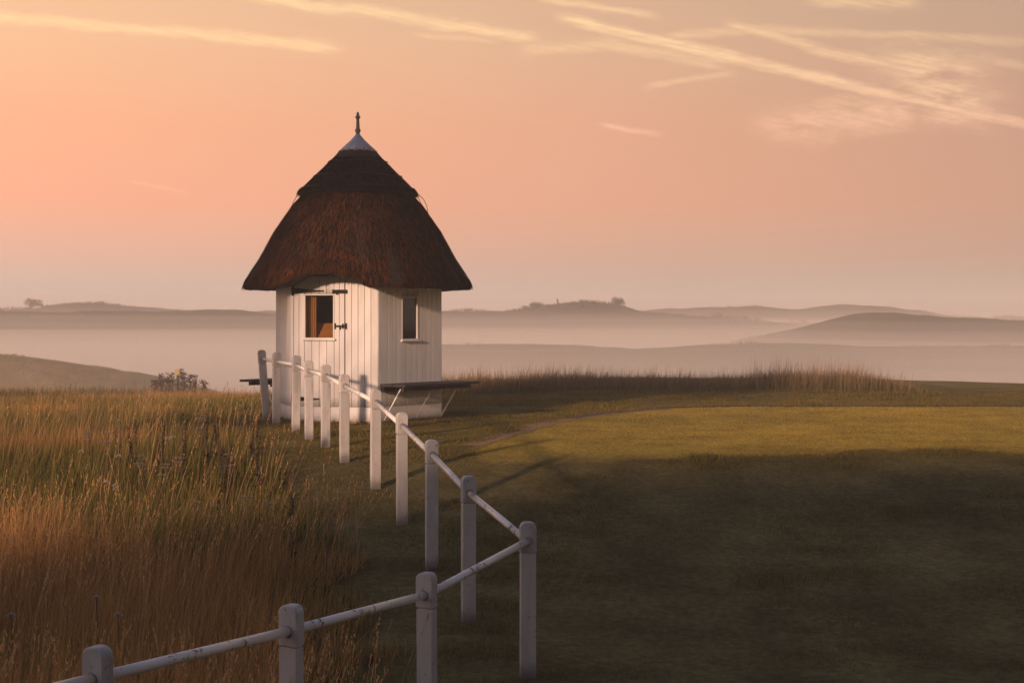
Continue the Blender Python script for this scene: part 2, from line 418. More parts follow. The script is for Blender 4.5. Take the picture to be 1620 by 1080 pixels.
def hill(crest, D, depth, mat_, col, base=-8.5, name='hill', fuzz=0, fuzz_h=.5):
    """a ridge whose crest runs through the given photo directions at distance D"""
    px = np.array([c[0] for c in crest], float); py = np.array([c[1] for c in crest], float)
    xs = np.linspace((px[0] - 810) / F * D, (px[-1] - 810) / F * D, 240)
    cz = np.interp(xs, (px - 810) / F * D, CAMZ - (py - 500) / F * D)
    k = np.hanning(11); k /= k.sum(); cz = np.convolve(np.pad(cz, 5, mode='edge'), k, mode='valid')
    cz = cz + D * .0012 * (vnoise(xs, xs * 0, D * .012, int(D)) - .5)
    t = np.linspace(-1, 1, 41)
    XX, TT = np.meshgrid(xs, t, indexing='xy'); CZ = np.meshgrid(cz, t, indexing='xy')[0]
    wob = 1 + .3 * (vnoise(XX, TT * 0, D * .08, 2) - .5)
    YY = D + TT * depth * wob
    prof = np.cos(np.clip(np.abs(TT), 0, 1) * np.pi / 2) ** 1.6
    ZZ = base + (CZ - base) * prof + (vnoise(XX, YY, depth * .25, 4) - .5) * depth * .03 * np.abs(TT)
    n = 240; m_ = 41
    i, j = np.meshgrid(np.arange(n - 1), np.arange(m_ - 1), indexing='xy'); b = j * n + i
    Q = np.stack([b, b + 1, b + n + 1, b + n], -1).reshape(-1, 4)
    nn = vnoise(XX, YY, depth * .2, 9)
    cc = np.array(col) * (.75 + .5 * nn[..., None])
    o = tag(link(name, mesh_tris(name, np.stack([XX, YY, ZZ], -1).reshape(-1, 3), Q, cc.reshape(-1, 3), smooth=True), mat_), kind='structure')
    if fuzz:
        fx = rng.uniform(xs[0], xs[-1], fuzz); ft = rng.normal(0, .10, fuzz); fy = D + ft * depth
        fz = base + (np.interp(fx, xs, cz) - base) * np.cos(np.clip(np.abs(ft), 0, 1) * np.pi / 2) ** 1.6 - .05
        hgt = fuzz_h * (.3 + 1.0 * vnoise(fx, fx * 0, D * .02, 6) ** 2) * rng.uniform(.5, 1.2, fuzz)
        a = rng.uniform(0, 2 * np.pi, fuzz)
        tip = np.stack([rng.normal(0, .2, fuzz) * hgt, rng.normal(0, .2, fuzz) * hgt, hgt], -1)
        V, T, cc = ribbons(np.stack([fx, fy, fz], -1), tip, tip * [[.3, .3, -.1]], np.stack([np.cos(a), np.sin(a), 0 * a], -1),
                           np.full(fuzz, D * .0006), np.tile(np.array(col) * .9, (fuzz, 1)), np.tile(np.array(col) * 1.2, (fuzz, 1)))
        tag(link('crest_grass', mesh_tris('crest_grass', V, T, cc), M['grass'], o), kind='stuff')
    return o

hc = (.075, .048, .024)
hill([(-260, 556), (-60, 557), (0, 562), (50, 565), (110, 573), (200, 587), (260, 599), (330, 616), (420, 640)], 50, 13, M['ground'], (.24, .17, .065), fuzz=5000, fuzz_h=.16)
hill([(-330, 500), (-80, 494), (0, 493), (90, 494), (200, 492), (260, 492), (300, 491), (340, 488), (390, 491), (430, 497), (520, 508), (640, 522)], 150, 40, M['ground'], hc, fuzz=3000, fuzz_h=.35)
hill([(-330, 496), (0, 491), (60, 486), (100, 480), (150, 479), (200, 484), (260, 489), (330, 498), (420, 492), (500, 493), (600, 498)], 225, 45, M['ground'], hc, fuzz=2500, fuzz_h=.8)
hill([(560, 500), (640, 494), (700, 493), (790, 493), (830, 489), (880, 480), (935, 477), (985, 483), (1010, 492), (1060, 497), (1200, 508), (1330, 520)], 185, 45, M['ground'], hc, fuzz=2500, fuzz_h=.6)
hill([(900, 505), (1000, 494), (1060, 488), (1130, 485), (1200, 485), (1250, 490), (1290, 486), (1330, 480), (1380, 484), (1440, 489), (1500, 499), (1560, 503), (1590, 500), (1640, 503), (1800, 500), (2000, 508)], 290, 50, M['ground'], hc, fuzz=1500, fuzz_h=.5)
hill([(980, 512), (1090, 505), (1160, 504), (1230, 510), (1330, 512), (1500, 520)], 215, 40, M['ground'], hc)
hill([(1000, 575), (1100, 556), (1180, 536), (1270, 518), (1310, 507), (1350, 497), (1385, 494), (1430, 496), (1500, 501), (1560, 505), (1640, 508), (1800, 503), (2000, 512)], 125, 34, M['ground'], (.060, .044, .026), fuzz=2500, fuzz_h=.25)
hill([(520, 552), (640, 546), (700, 545), (800, 544), (900, 546), (1000, 551), (1060, 549), (1120, 545), (1200, 542), (1280, 543), (1350, 547), (1450, 548), (1550, 547), (1640, 547), (1800, 543), (2000, 550)], 88, 24, M['ground'], (.085, .065, .035), fuzz=3500, fuzz_h=.22)

# worn path, and dark ribbons painted in for the shade of turf lips
def ribbon_sheet(name, pts, wid, mat_, dz=.006):
    pts = np.array(pts, float); s = np.linspace(0, 1, 90); tt = np.linspace(0, 1, len(pts))
    x = np.interp(s, tt, pts[:, 0]); y = np.interp(s, tt, pts[:, 1])
    k = np.hanning(9); k /= k.sum(); x = np.convolve(np.pad(x, 4, mode='edge'), k, 'valid'); y = np.convolve(np.pad(y, 4, mode='edge'), k, 'valid')
    wv = wid * (.6 + .8 * vnoise(x, y, .5, 5)); dx = np.gradient(x); dy = np.gradient(y); l = np.hypot(dx, dy)
    ax, ay = x - dy / l * wv / 2, y + dx / l * wv / 2; bx, by = x + dy / l * wv / 2, y - dx / l * wv / 2
    V = np.concatenate([np.stack([ax, ay, gz(ax, ay) + dz], -1), np.stack([bx, by, gz(bx, by) + dz], -1)]); n = len(x)
    q = np.array([[i, n + i, n + i + 1, i + 1] for i in range(n - 1)])
    return tag(link(name, mesh_tris(name, V, q), mat_), kind='structure')
ribbon_sheet('path', [(-.55, 18.2), (-.1, 19.7), (.38, 21.2), (.9, 22.4), (1.46, 23.5), (2.0, 24.3), (2.68, 25.0)], .34, M['path'])
ribbon_sheet('lip_shade_strip', [(.9, 22.62), (1.46, 23.72), (2.68, 25.25), (3.9, 25.75), (7, 25.82), (12, 25.8), (16, 25.9)], .22, M['lip_shade'], .01)
ribbon_sheet('lip_shade_strip', [(3.6, 26.8), (5.0, 28.6), (6.6, 30.2), (9, 30.4), (13, 30.2), (18, 30.3)], .24, M['lip_shade'], .01)

# ------------------------------------------------------------------ air
def volume_mat(name, dens, col, g_=.2):
    m, t, gg, o = mat(name); v = t.nodes.new('ShaderNodeVolumePrincipled')
    v.inputs['Color'].default_value = (*col, 1); v.inputs['Density'].default_value = dens; v.inputs['Anisotropy'].default_value = g_
    t.links.new(v.outputs[0], o.inputs['Volume']); return m
me = box_mesh(1300, 960, 22.0, 0)
hz = tag(link('haze', me, volume_mat('haze_air', .0028, (.98, .965, .95), 0.0), loc=(0, 260, -10.5)), 'thin pale morning haze over the whole course', 'haze', kind='stuff')
def mist(y0, top, dens, seed):
    xs = np.linspace(-600 + seed * 3, 600 - seed * 3, 70); ys = np.concatenate([np.linspace(y0, 200, 40), np.linspace(215, 690 - seed * 5, 16)])
    X, Y = np.meshgrid(xs, ys, indexing='xy')
    Yw = Y + (7 * (vnoise(X, Y * 0, 22, seed) - .5) * np.clip(1 - (Y - y0) / 60, 0, 1))
    T = top + 1.0 * (vnoise(X, Y, 50, seed + 20) - .5) + .6 * (vnoise(X, Y, 17, seed + 30) - .5)
    T = np.where(Y < y0 + 4, -6.5 + seed * .02, T)
    n, m_ = len(xs), len(ys); V = np.concatenate([np.stack([X, Yw, T], -1).reshape(-1, 3), np.stack([X, Yw, np.full_like(X, -9.0 + seed * .03)], -1).reshape(-1, 3)])
    i, j = np.meshgrid(np.arange(n - 1), np.arange(m_ - 1), indexing='xy'); b = (j * n + i).ravel(); N = n * m_
    top_ = np.stack([b, b + 1, b + n + 1, b + n], -1); bot = top_[:, ::-1] + N
    r = lambda a: np.stack([a[:-1], a[1:], a[1:] + N, a[:-1] + N], -1)
    sides = [r(np.arange(n))[:, ::-1], r(np.arange(n) + (m_ - 1) * n), r(np.arange(m_) * n), r(np.arange(m_) * n + n - 1)[:, ::-1]]
    me = mesh_tris('mist_bank', V, np.concatenate([top_, bot] + sides), smooth=True)
    tag(link('mist_bank', me, volume_mat('mist', dens, (.985, .955, .90), 0.0)), 'low pale mist lying in the valley behind the hut', 'mist', 'layers of valley mist', kind='stuff')
layers = [(26, .40, .0085)] + [(34 + .8 * k, 2.4 - .36 * k, .00060 * 1.34 ** k) for k in range(12)]
for q, (y0, top, dens) in enumerate(layers):
    mist(y0, top, dens, q + 1)

# ------------------------------------------------------------------ the thatched hut
HX, HY, HZ = -2.45, 22.6, 0.0
HR = 1.36; AP = HR * math.cos(R(30)); FW = HR          # hexagon: circumradius, apothem, facet width
hut = thing('thatched_hut', 'white boarded six-sided hut under a dark conical thatched roof', 'hut', (HX, HY, HZ))
CORNER = 19.0
FA, FB = CORNER - 30, CORNER + 30          # door face, window face
FACETS = [FA + 60 * k for k in range(6)]     # -11 door, 49 window, then round the back
WALL_T, TOP = .045, 2.22

def facet_pt(a, u, d, z):
    a = R(a); return (math.sin(a) * (AP + d) + math.cos(a) * u, -math.cos(a) * (AP + d) + math.sin(a) * u, z)
def on_facet(name, a, u, d, z, me, parent, m=None, tilt=0):
    """u along the facet from its middle, d outwards, z up"""
    return link(name, me, m, parent, facet_pt(a, u, d, z), (0, 0, R(a)))

def sheathing(a, hole):
    """inner wall skin of one facet, with the window opening cut out"""
    bm = bmesh.new(); hw = FW / 2 - .012
    us = [-hw, hw] if not hole else [-hw, hole[0], hole[1], hw]
    zs = [.0, TOP] if not hole else [.0, hole[2], hole[3], TOP]
    for i in range(len(us) - 1):
        for j in range(len(zs) - 1):
            if hole and i == 1 and j == 1: continue
            vs = [bm.verts.new(facet_pt(a, us[p], d, zs[q])) for d in (-WALL_T, -.012) for p, q in ((i, j), (i + 1, j), (i + 1, j + 1), (i, j + 1))]
            for f in ((0, 1, 2, 3), (7, 6, 5, 4), (0, 4, 5, 1), (1, 5, 6, 2), (2, 6, 7, 3), (3, 7, 4, 0)): bm.faces.new([vs[k] for k in f])
    bmesh.ops.recalc_face_normals(bm, faces=bm.faces)
    me = bpy.data.meshes.new('wall'); bm.to_mesh(me); bm.free(); return me

SK = .255                                               # skirting height
def boards(a, wall, u0, u1, z0, z1, n, parent=None, d=.0, bw=.022):
    bwid = (u1 - u0) / n
    for k in range(n):
        on_facet('board', a, u0 + (k + .5) * bwid, d + bw / 2 - .012, z0, box_mesh(bwid - .005, bw, z1 - z0, .0035, M['board']), parent or wall)

def window(a, u0, u1, z0, z1, parent, d=.0):
    wm = bmesh.new(); fr = .015
    def bar(ua, ub, za, zb, da, db):
        vs = [wm.verts.new(facet_pt(a, p, dd, q)) for dd in (da, db) for p, q in ((ua, za), (ub, za), (ub, zb), (ua, zb))]
        for f in ((0, 1, 2, 3), (7, 6, 5, 4), (0, 4, 5, 1), (1, 5, 6, 2), (2, 6, 7, 3), (3, 7, 4, 0)): wm.faces.new([vs[k] for k in f])
    bar(u0, u0 + fr, z0, z1, d - .03, d + .016); bar(u1 - fr, u1, z0, z1, d - .03, d + .016)
    bar(u0 + fr, u1 - fr, z0, z0 + fr, d - .03, d + .015); bar(u0 + fr, u1 - fr, z1 - fr, z1, d - .03, d + .015)
    bmesh.ops.recalc_face_normals(wm, faces=wm.faces)
    me = bpy.data.meshes.new('window'); wm.to_mesh(me); wm.free()
    win = link('window' if parent is hut else 'window_frame', me, M['trim'], parent)
    up = win if parent is hut else parent
    on_facet('pane', a, (u0 + u1) / 2, d - .012, z0 + fr - .004, box_mesh(u1 - u0 - 2 * fr + .008, .004, z1 - z0 - 2 * fr + .008, 0, M['glass']), up)
    on_facet('sill', a, (u0 + u1) / 2, d + .022, z0 - .028, box_mesh(u1 - u0 + .05, .05, .028, .004, M['trim']), up)
    return win

def facet_u(px_frac): return (px_frac - .5) * FW
DOOR = (facet_u(.03), facet_u(.62)); DWIN = (facet_u(.155), facet_u(.50), 1.28, 1.95)
RWIN = (facet_u(.36), facet_u(.615), 1.26, 1.92)
for a in FACETS:
    door_f = abs(a - FA) < 1; win_f = abs(a - FB) < 1; back_win = abs(a - FB - 60) < 1  # unseen back window, added to let light into the hut
    hole = DWIN if door_f else RWIN if (win_f or back_win) else None
    wall = link('wall', sheathing(a, hole), M['inner'], hut)
    L_, R_ = -FW / 2 + .006, FW / 2 - .006
    if door_f:
        boards(a, wall, L_, DOOR[0] - .006, SK + .004, TOP, 1)
        boards(a, wall, DOOR[1] + .006, R_, SK + .004, TOP, 5)
        on_facet('skirting_board', a, (DOOR[1] + .006 + R_) / 2, .004, .035, box_mesh(R_ - DOOR[1] - .01, .03, SK - .037, .003, M['board']), wall)
        on_facet('skirting_board', a, (L_ + DOOR[0] - .006) / 2, .004, .035, box_mesh(DOOR[0] - L_ - .008, .03, SK - .037, .003, M['board']), wall)
    elif hole:
        boards(a, wall, L_, hole[0], SK + .004, TOP, 5); boards(a, wall, hole[1], R_, SK + .004, TOP, 5)
        boards(a, wall, hole[0], hole[1], SK + .004, hole[2] - .002, 3); boards(a, wall, hole[0], hole[1], hole[3] + .002, TOP, 3)
        window(a, *hole, hut)
    else:
        boards(a, wall, L_, R_, SK + .004, TOP, 13)
    if not door_f:
        for u0, u1 in ((L_, -.12), (-.12, .22), (.22, R_)):
            on_facet('skirting_board', a, (u0 + u1) / 2, .004, .035, box_mesh(u1 - u0 - .006, .03, SK - .037, .003, M['board']), wall)
# corner posts between the facets
for k in range(6):
    ang = R(CORNER + 60 * k); r = HR - .012
    link('corner_bead', tube_mesh('corner_bead', [(0, 0, .03), (0, 0, TOP)], .020, 8), M['board'], hut, (math.sin(ang) * r, -math.cos(ang) * r, 0))
def hexa(r, z0, z1, name):
    V = [(math.sin(R(CORNER + 60 * k)) * r, -math.cos(R(CORNER + 60 * k)) * r, z) for z in (z0, z1) for k in range(6)]
    f = [list(range(6))[::-1], list(range(6, 12))] + [[k, (k + 1) % 6, 6 + (k + 1) % 6, 6 + k] for k in range(6)]
    me = bpy.data.meshes.new(name); me.from_pydata(V, [], f); me.update(); return me
link('plinth', hexa(HR - .03, -.12, .032, 'plinth'), M['darkwood'], hut)
link('floor', hexa(HR - .07, .034, .06, 'floor'), M['floor'], hut)

# the door
A = FA; du = DOOR[1] - DOOR[0]
me = bpy.data.meshes.new('door'); me.from_pydata([facet_pt(A, u, d, z) for d in (-.011, -.001) for u, z in ((DOOR[0] + .02, .18), (DOOR[1] - .02, .18), (DOOR[1] - .02, 1.24), (DOOR[0] + .02, 1.24))], [],
    [(0, 1, 2, 3), (7, 6, 5, 4), (0, 4, 5, 1), (1, 5, 6, 2), (2, 6, 7, 3), (3, 7, 4, 0)]); me.update()
door = link('door', me, M['trim'], hut); door['label'] = 'white boarded door with a window, strap hinges and black bolts'
DD = .014
boards(A, None, DOOR[0], DWIN[0], .26, TOP, 2, door, DD); boards(A, None, DWIN[1], DOOR[1], .26, TOP, 2, door, DD)
boards(A, None, DWIN[0], DWIN[1], .26, DWIN[2] - .002, 4, door, DD); boards(A, None, DWIN[0], DWIN[1], DWIN[3] + .002, TOP, 4, door, DD)
on_facet('kick_board', A, sum(DOOR) / 2, DD + .002, .035, box_mesh(du - .004, .028, .218, .003, M['board']), door)
window(A, *DWIN, door, DD)
def strap(z, ln):
    bm = bmesh.new()
    def ex(pts, d0, d1):
        v0 = [bm.verts.new(facet_pt(A, u, d0, q)) for u, q in pts]; v1 = [bm.verts.new(facet_pt(A, u, d1, q)) for u, q in pts]
        bm.faces.new(v1); bm.faces.new(v0[::-1])
        for k in range(len(pts)): bm.faces.new((v0[k], v0[(k + 1) % len(pts)], v1[(k + 1) % len(pts)], v1[k]))
    u = DOOR[0]
    ex([(u - .032, z - .07), (u + .004, z - .07), (u + .004, z + .07), (u - .032, z + .07)], DD + .011, DD + .021)
    ex([(u + .004, z - .042), (u + ln - .02, z - .010), (u + ln, z - .014), (u + ln + .012, z), (u + ln, z + .014), (u + ln - .02, z + .010), (u + .004, z + .042)], DD + .011, DD + .019)
    bmesh.ops.recalc_face_normals(bm, faces=bm.faces)
    me = bpy.data.meshes.new('hinge'); bm.to_mesh(me); bm.free(); return link('hinge', me, M['iron'], door)
strap(2.0, .47); strap(.37, .40)
def bolt(z, parts, name):
    bm = bmesh.new()
    for (u0, u1, z0, z1, d1) in parts:
        vs = [bm.verts.new(facet_pt(A, u, d, q)) for d in (DD + .011, DD + d1) for u, q in ((u0, z + z0), (u1, z + z0), (u1, z + z1), (u0, z + z1))]
        for f in ((0, 1, 2, 3), (7, 6, 5, 4), (0, 4, 5, 1), (1, 5, 6, 2), (2, 6, 7, 3), (3, 7, 4, 0)): bm.faces.new([vs[k] for k in f])
    bmesh.ops.recalc_face_normals(bm, faces=bm.faces)
    me = bpy.data.meshes.new(name); bm.to_mesh(me); bm.free(); return link(name, me, M['iron'], door)
e = DOOR[1]
bolt(1.99, [(e - .19, e + .035, -.028, .028, .026), (e - .13, e - .10, -.045, -.022, .034)], 'bolt')
bolt(1.47, [(e - .155, e - .135, -.045, .045, .02), (e - .135, e + .005, -.013, .013, .03), (e - .035, e - .015, -.036, .036, .028), (e + .01, e + .03, -.045, .045, .02),
            (e - .075, e - .06, -.05, -.009, .034)], 'latch')

# behind the door window: curtain, and an added amber board imitating the glow
xs = np.linspace(DWIN[0] - .02, DWIN[0] + .15, 25); V = []
for z in (1.22, 2.0):
    for q, u in enumerate(xs): V.append(facet_pt(A, u, -.10 + .018 * math.sin(q * 1.1), z))
n = len(xs); cme = mesh_tris('curtain', V, [[q, q + 1, n + q + 1, n + q] for q in range(n - 1)], smooth=True)
link('curtain', cme, m_simple('linen', (.75, .48, .22), .9, 0, .2, 6), hut)
link('amber_glow_board', box_mesh(.66, .38, .03, .004, m_simple('amber_glow_tone', (.85, .45, .17), .45, 0, .3, 8)), None, hut, facet_pt(A, sum(DWIN[:2]) / 2, -.19, 1.34), (R(56), 0, R(A)))

# thatch
DOOR_AZ = R(-12)
def lift(a, r, z):
    """the eave is raised like an eyebrow over the door"""
    k = np.clip(1 - (np.abs((a - DOOR_AZ + np.pi) % (2 * np.pi) - np.pi) / R(24)) ** 2, 0, 1) ** 1.2
    return .20 * k * sstep(2.62, 2.05, z)
def thatch_shape(V, a, prof):
    r = np.hypot(V[..., 0], V[..., 1]); sc_ = 1 + .012 * np.cos(6 * (a[None] - R(CORNER))) * sstep(.3, 1.6, r) + .010 * (vnoise(a[None] * 6 + 0 * r, prof[:, 1, None] + 0 * r, .5, 2) - .5) * 2
    V[..., 0] *= sc_; V[..., 1] *= sc_
    V[..., 2] += lift(a[None] + 0 * r, r, V[..., 2]) + .022 * (vnoise(a[None] * 5 + 0 * r, r, .4, 5) - .5) * (r > 1.2)
    return V
LOW = [(1.80, 2.085), (1.775, 2.16), (1.69, 2.30), (1.545, 2.52), (1.315, 2.945), (1.14, 3.20), (1.03, 3.36), (.93, 3.47), (.84, 3.56), (.60, 3.75)]
under = [(.5, 2.26), (1.0, 2.20), (1.30, 2.12), (1.55, 2.055), (1.72, 2.035), (1.785, 2.045)]
thatch = link('thatch', lathe('thatch', under + LOW, 120, thatch_shape), M['thatch'], hut)
CAP = [(.80, 3.50), (.92, 3.515), (.955, 3.545), (.94, 3.58), (.87, 3.64), (.74, 3.77), (.58, 3.925), (.42, 4.09), (.28, 4.25), (.10, 4.42)]
cap = link('ridge_cap', lathe('ridge_cap', CAP, 96, lambda V, a, p: V + np.stack([0 * V[..., 0], 0 * V[..., 0], .02 * (vnoise(a[None] * 4 + 0 * V[..., 0], V[..., 2] * 0, .5, 3) - .5) * (p[:, 0, None] > .7)], -1)), M['thatch'], hut)

def straw(prof, N, ln, wd, c_lo, c_hi, parent, use_lift, lip=0, seed=1):
    r_ = np.random.default_rng(seed)
    P = np.array(prof); seg = np.hypot(np.diff(P[:, 0]), np.diff(P[:, 1])); wgt = seg * (P[1:, 0] + P[:-1, 0]); wgt /= wgt.sum()
    k = r_.choice(len(seg), N, p=wgt); t_ = r_.uniform(0, 1, N)
    if lip: k[:lip] = 0; t_[:lip] = r_.uniform(-.35, .9, lip)
    rr = P[k, 0] + (P[k + 1, 0] - P[k, 0]) * t_; zz = P[k, 1] + (P[k + 1, 1] - P[k, 1]) * t_
    sl = np.stack([P[k, 0] - P[k + 1, 0], P[k, 1] - P[k + 1, 1]], -1); sl /= np.linalg.norm(sl, axis=1)[:, None]
    a = r_.uniform(0, 2 * np.pi, N)
    sl_r, sl_z = sl[:, 0], sl[:, 1]
    outn = np.stack([-sl_z, sl_r], -1); outn *= np.sign(outn[:, :1] + 1e-9)
    L_ = ln * r_.uniform(.6, 1.3, N); up = r_.uniform(.0, .16, N) * L_
    er = np.stack([np.sin(a), -np.cos(a), 0 * a], -1); et = np.stack([np.cos(a), np.sin(a), 0 * a], -1); ez = np.array([[0, 0, 1.0]])
    rr = rr * (1 + .012 * np.cos(6 * (a - R(CORNER))) * sstep(.3, 1.6, rr)) if use_lift else rr
    zz2 = zz + (lift(a, rr, zz) if use_lift else 0)
    base = er * (rr + .004 * outn[:, 0])[:, None] + ez * (zz2 + .004 * outn[:, 1])[:, None] - (er * sl_r[:, None] + ez * sl_z[:, None]) * (L_ * .5)[:, None]
    jit = r_.normal(0, .14, N)
    tip = (er * sl_r[:, None] + ez * sl_z[:, None]) * L_[:, None] + (er * outn[:, :1] + ez * outn[:, 1:]) * up[:, None] + et * (jit * L_)[:, None]
    tone = (r_.uniform(0, 1, N) ** 2.6 * (.5 + .9 * vnoise(a * 3, zz * 3, .8, seed)))[:, None]
    col = np.array(c_lo) * (1 - tone) + np.array(c_hi) * tone
    V, T, cc = ribbons(base, tip, np.zeros_like(tip), et, np.full(N, wd) * r_.uniform(.6, 1.3, N), col * .7, col)
    tag(link('straw', mesh_tris('straw', V, T, cc), M['straw'], parent), kind='stuff')
straw(LOW[:-1], 62000, .11, .008, (.009, .006, .005), (.20, .072, .028), thatch, True, 5000, 3)
straw(CAP[2:-2], 13000, .11, .007, (.012, .009, .008), (.045, .030, .023), cap, False, 900, 4)
for rr, zz in ((.905, 3.625), (.70, 3.825), (.47, 4.055)):
    link('hazel_rod', tube_mesh('hazel_rod', [(math.sin(q) * rr, -math.cos(q) * rr, zz + .012 * math.sin(5 * q)) for q in np.linspace(0, 2 * math.pi, 49)], .008, 6, False), M['wire'], cap)
for pts in ([(-.93, -.10, 3.56), (-1.0, -.1, 3.44), (-1.06, -.09, 3.30)], [(.93, -.12, 3.57), (.985, -.12, 3.46), (1.04, -.11, 3.34)], [(.94, -.05, 3.57), (1.05, -.05, 3.47), (1.10, -.05, 3.36), (1.12, -.05, 3.22)]):
    link('net_wire', tube_mesh('net_wire', pts, .005, 5), M['wire'], cap)
def scallop(V, a, p):
    V[0, :, 2] += .016 * np.abs(np.sin(a * 7)); V[1, :, 2] += .016 * np.abs(np.sin(a * 7)); return V
lead = link('metal_cap', lathe('metal_cap', [(.285, 4.215), (.312, 4.215), (.205, 4.325), (.11, 4.415), (.045, 4.49), (.035, 4.51)], 84, scallop), M['lead'], hut)
link('finial', lathe('finial', [(.034, 4.505), (.030, 4.53), (.046, 4.555), (.046, 4.575), (.030, 4.60), (.026, 4.70), (.022, 4.75), (.040, 4.765), (.042, 4.785), (.024, 4.805), (.020, 4.84), (.012, 4.86), (.0, 4.862)], 16), M['finial'], hut)

# fixed benches on two opposite faces
for a in (FB, FB - 180):
    bd = .46; zt = .605
    b = bpy.data.objects.new('bench', None); C.objects.link(b); b.parent = hut
    b.empty_display_size = .1
    def slab(name, ul, ur, vl, vr, d0, d1, z0, z1):
        pts = [(ul, d0), (ur, d0), (vr, d1), (vl, d1)]
        V = [facet_pt(a, u, d, z) for z in (z0, z1) for u, d in pts]
        me = bpy.data.meshes.new(name); me.from_pydata(V, [], [(3, 2, 1, 0), (4, 5, 6, 7), (0, 1, 5, 4), (1, 2, 6, 5), (2, 3, 7, 6), (3, 0, 4, 7)]); me.update()
        link(name, me, M['darkwood'], b)
    h = FW / 2
    slab('seat_plank', -h + .02, h + .10, -h + .05, h + .26, .024, .024 + bd * .48, zt - .04, zt)
    slab('seat_plank', -h + .055, h + .27, -h + .09, h + .36, .030 + bd * .48, .024 + bd, zt - .04, zt - .003)
    slab('bearer', -h + .03, h + .05, -h + .03, h + .05, .024, .10, zt - .12, zt - .043)
    slab('bearer', -h + .12, h + .22, -h + .12, h + .22, bd - .09, bd - .03, zt - .10, zt - .044)
    for u in (-h + .10, .10, h - .03):
        link('brace', tube_mesh('brace', [facet_pt(a, u, .034, .06), facet_pt(a, u, bd - .08, zt - .07)], .012, 6), M['trim'], b)

# ------------------------------------------------------------------ the post-and-rail fence
HEAD_H, PW, PD = .212, .112, .070
def head_mesh():
    bm = bmesh.new(); w2, h = (PW + .006) / 2, HEAD_H; r = .042; pts = [(-w2, 0), (w2, 0)]
    for q in np.linspace(0, math.pi / 2, 5): pts.append((w2 - r + r * math.cos(q), h - r + r * math.sin(q)))
    for q in np.linspace(math.pi / 2, math.pi, 5): pts.append((-w2 + r + r * math.cos(q), h - r + r * math.sin(q)))
    d = (PD + .006) / 2
    v0 = [bm.verts.new((x, -d, z)) for x, z in pts]; v1 = [bm.verts.new((x, d, z)) for x, z in pts]
    bm.faces.new(v0); bm.faces.new(v1[::-1]); n = len(pts)
    for k in range(n): bm.faces.new((v0[k], v1[k], v1[(k + 1) % n], v0[(k + 1) % n]))
    bmesh.ops.recalc_face_normals(bm, faces=bm.faces)
    bmesh.ops.bevel(bm, geom=[e for e in bm.edges if abs(e.verts[0].co.y - e.verts[1].co.y) < 1e-5 and max(e.verts[0].co.z, e.verts[1].co.z) > .02], offset=.006, segments=1, affect='EDGES')
    me = bpy.data.meshes.new('post_head'); bm.to_mesh(me); bm.free(); me.materials.append(M['head']); return me
HEAD = head_mesh()
def body_mesh(h):
    bm = bmesh.new()
    for sx_, sy_, z0, z1, bev in ((PW, PD, -.12, h - .013, .005), (PW - .024, PD - .024, h - .03, h + .004, 0)):
        r_ = bmesh.ops.create_cube(bm, size=1.0)['verts']
        bmesh.ops.scale(bm, vec=(sx_, sy_, z1 - z0), verts=r_); bmesh.ops.translate(bm, vec=(0, 0, (z0 + z1) / 2), verts=r_)
        if bev: bmesh.ops.bevel(bm, geom=list({e for v in r_ for e in v.link_edges}), offset=bev, segments=1, affect='EDGES')
    me = bpy.data.meshes.new('post'); bm.to_mesh(me); bm.free(); me.materials.append(M['post']); return me
socket_me = lathe('socket', [(.024, 0), (.031, 0), (.031, .002), (.024, .002)], 20)
fence = thing('rail_fence', 'white post and pipe-rail fence turning a corner in front of the hut', 'fence', (far_posts[0][0], far_posts[0][1], float(gz(far_posts[0][0], far_posts[0][1]))))
FO = Vector(fence.location)
def add_post(x, y, ztop, heading, lean=(0, 0)):
    zb = float(gz(x, y)); h = ztop - zb - HEAD_H
    rz = math.atan2(-heading[0], heading[1])
    o = link('post', body_mesh(h), None, fence, Vector((x, y, zb)) - FO, (lean[0], lean[1], rz))
    link('post_head', HEAD, None, o, (0, 0, h))
    for s in (-1, 1):
        link('socket', socket_me, M['finial'], o, (0, s * ((PD + .006) / 2 + .001), h + HEAD_H - .137), (R(90) * -s, 0, 0))
    return Vector((x, y, ztop - .137))
rail_pts = []
for k, (x, y, zt) in enumerate(far_posts):
    q = far_posts[min(k + 1, len(far_posts) - 1)]; p_ = far_posts[max(k - 1, 0)]
    hd = (q[0] - p_[0], q[1] - p_[1]) if k else (-.10, 1)
    lean = (random.uniform(-.008, .008), random.uniform(-.008, .008))
    if k == len(far_posts) - 1: lean = (0, R(-4.2)); x += .065
    pt = add_post(x, y, zt, hd, lean)
    if k == len(far_posts) - 1: pt.x -= .07
    rail_pts.append(pt)
near_r = [rail_pts[0]]
for k, (x, y, zt) in enumerate(near_posts):
    q = near_posts[min(k + 1, len(near_posts) - 1)]; p_ = near_posts[k - 1] if k else far_posts[0]
    near_r.append(add_post(x, y, zt, (p_[0] - q[0], p_[1] - q[1]), (random.uniform(-.006, .006), random.uniform(-.006, .006))))
for seq in (rail_pts, near_r):
    for a_, b_ in zip(seq, seq[1:]):
        if seq is near_r or True:
            link('rail', tube_mesh('rail', [Vector((0, 0, 0)), b_ - a_], .0255, 14), M['pipe'], fence, a_ - FO)

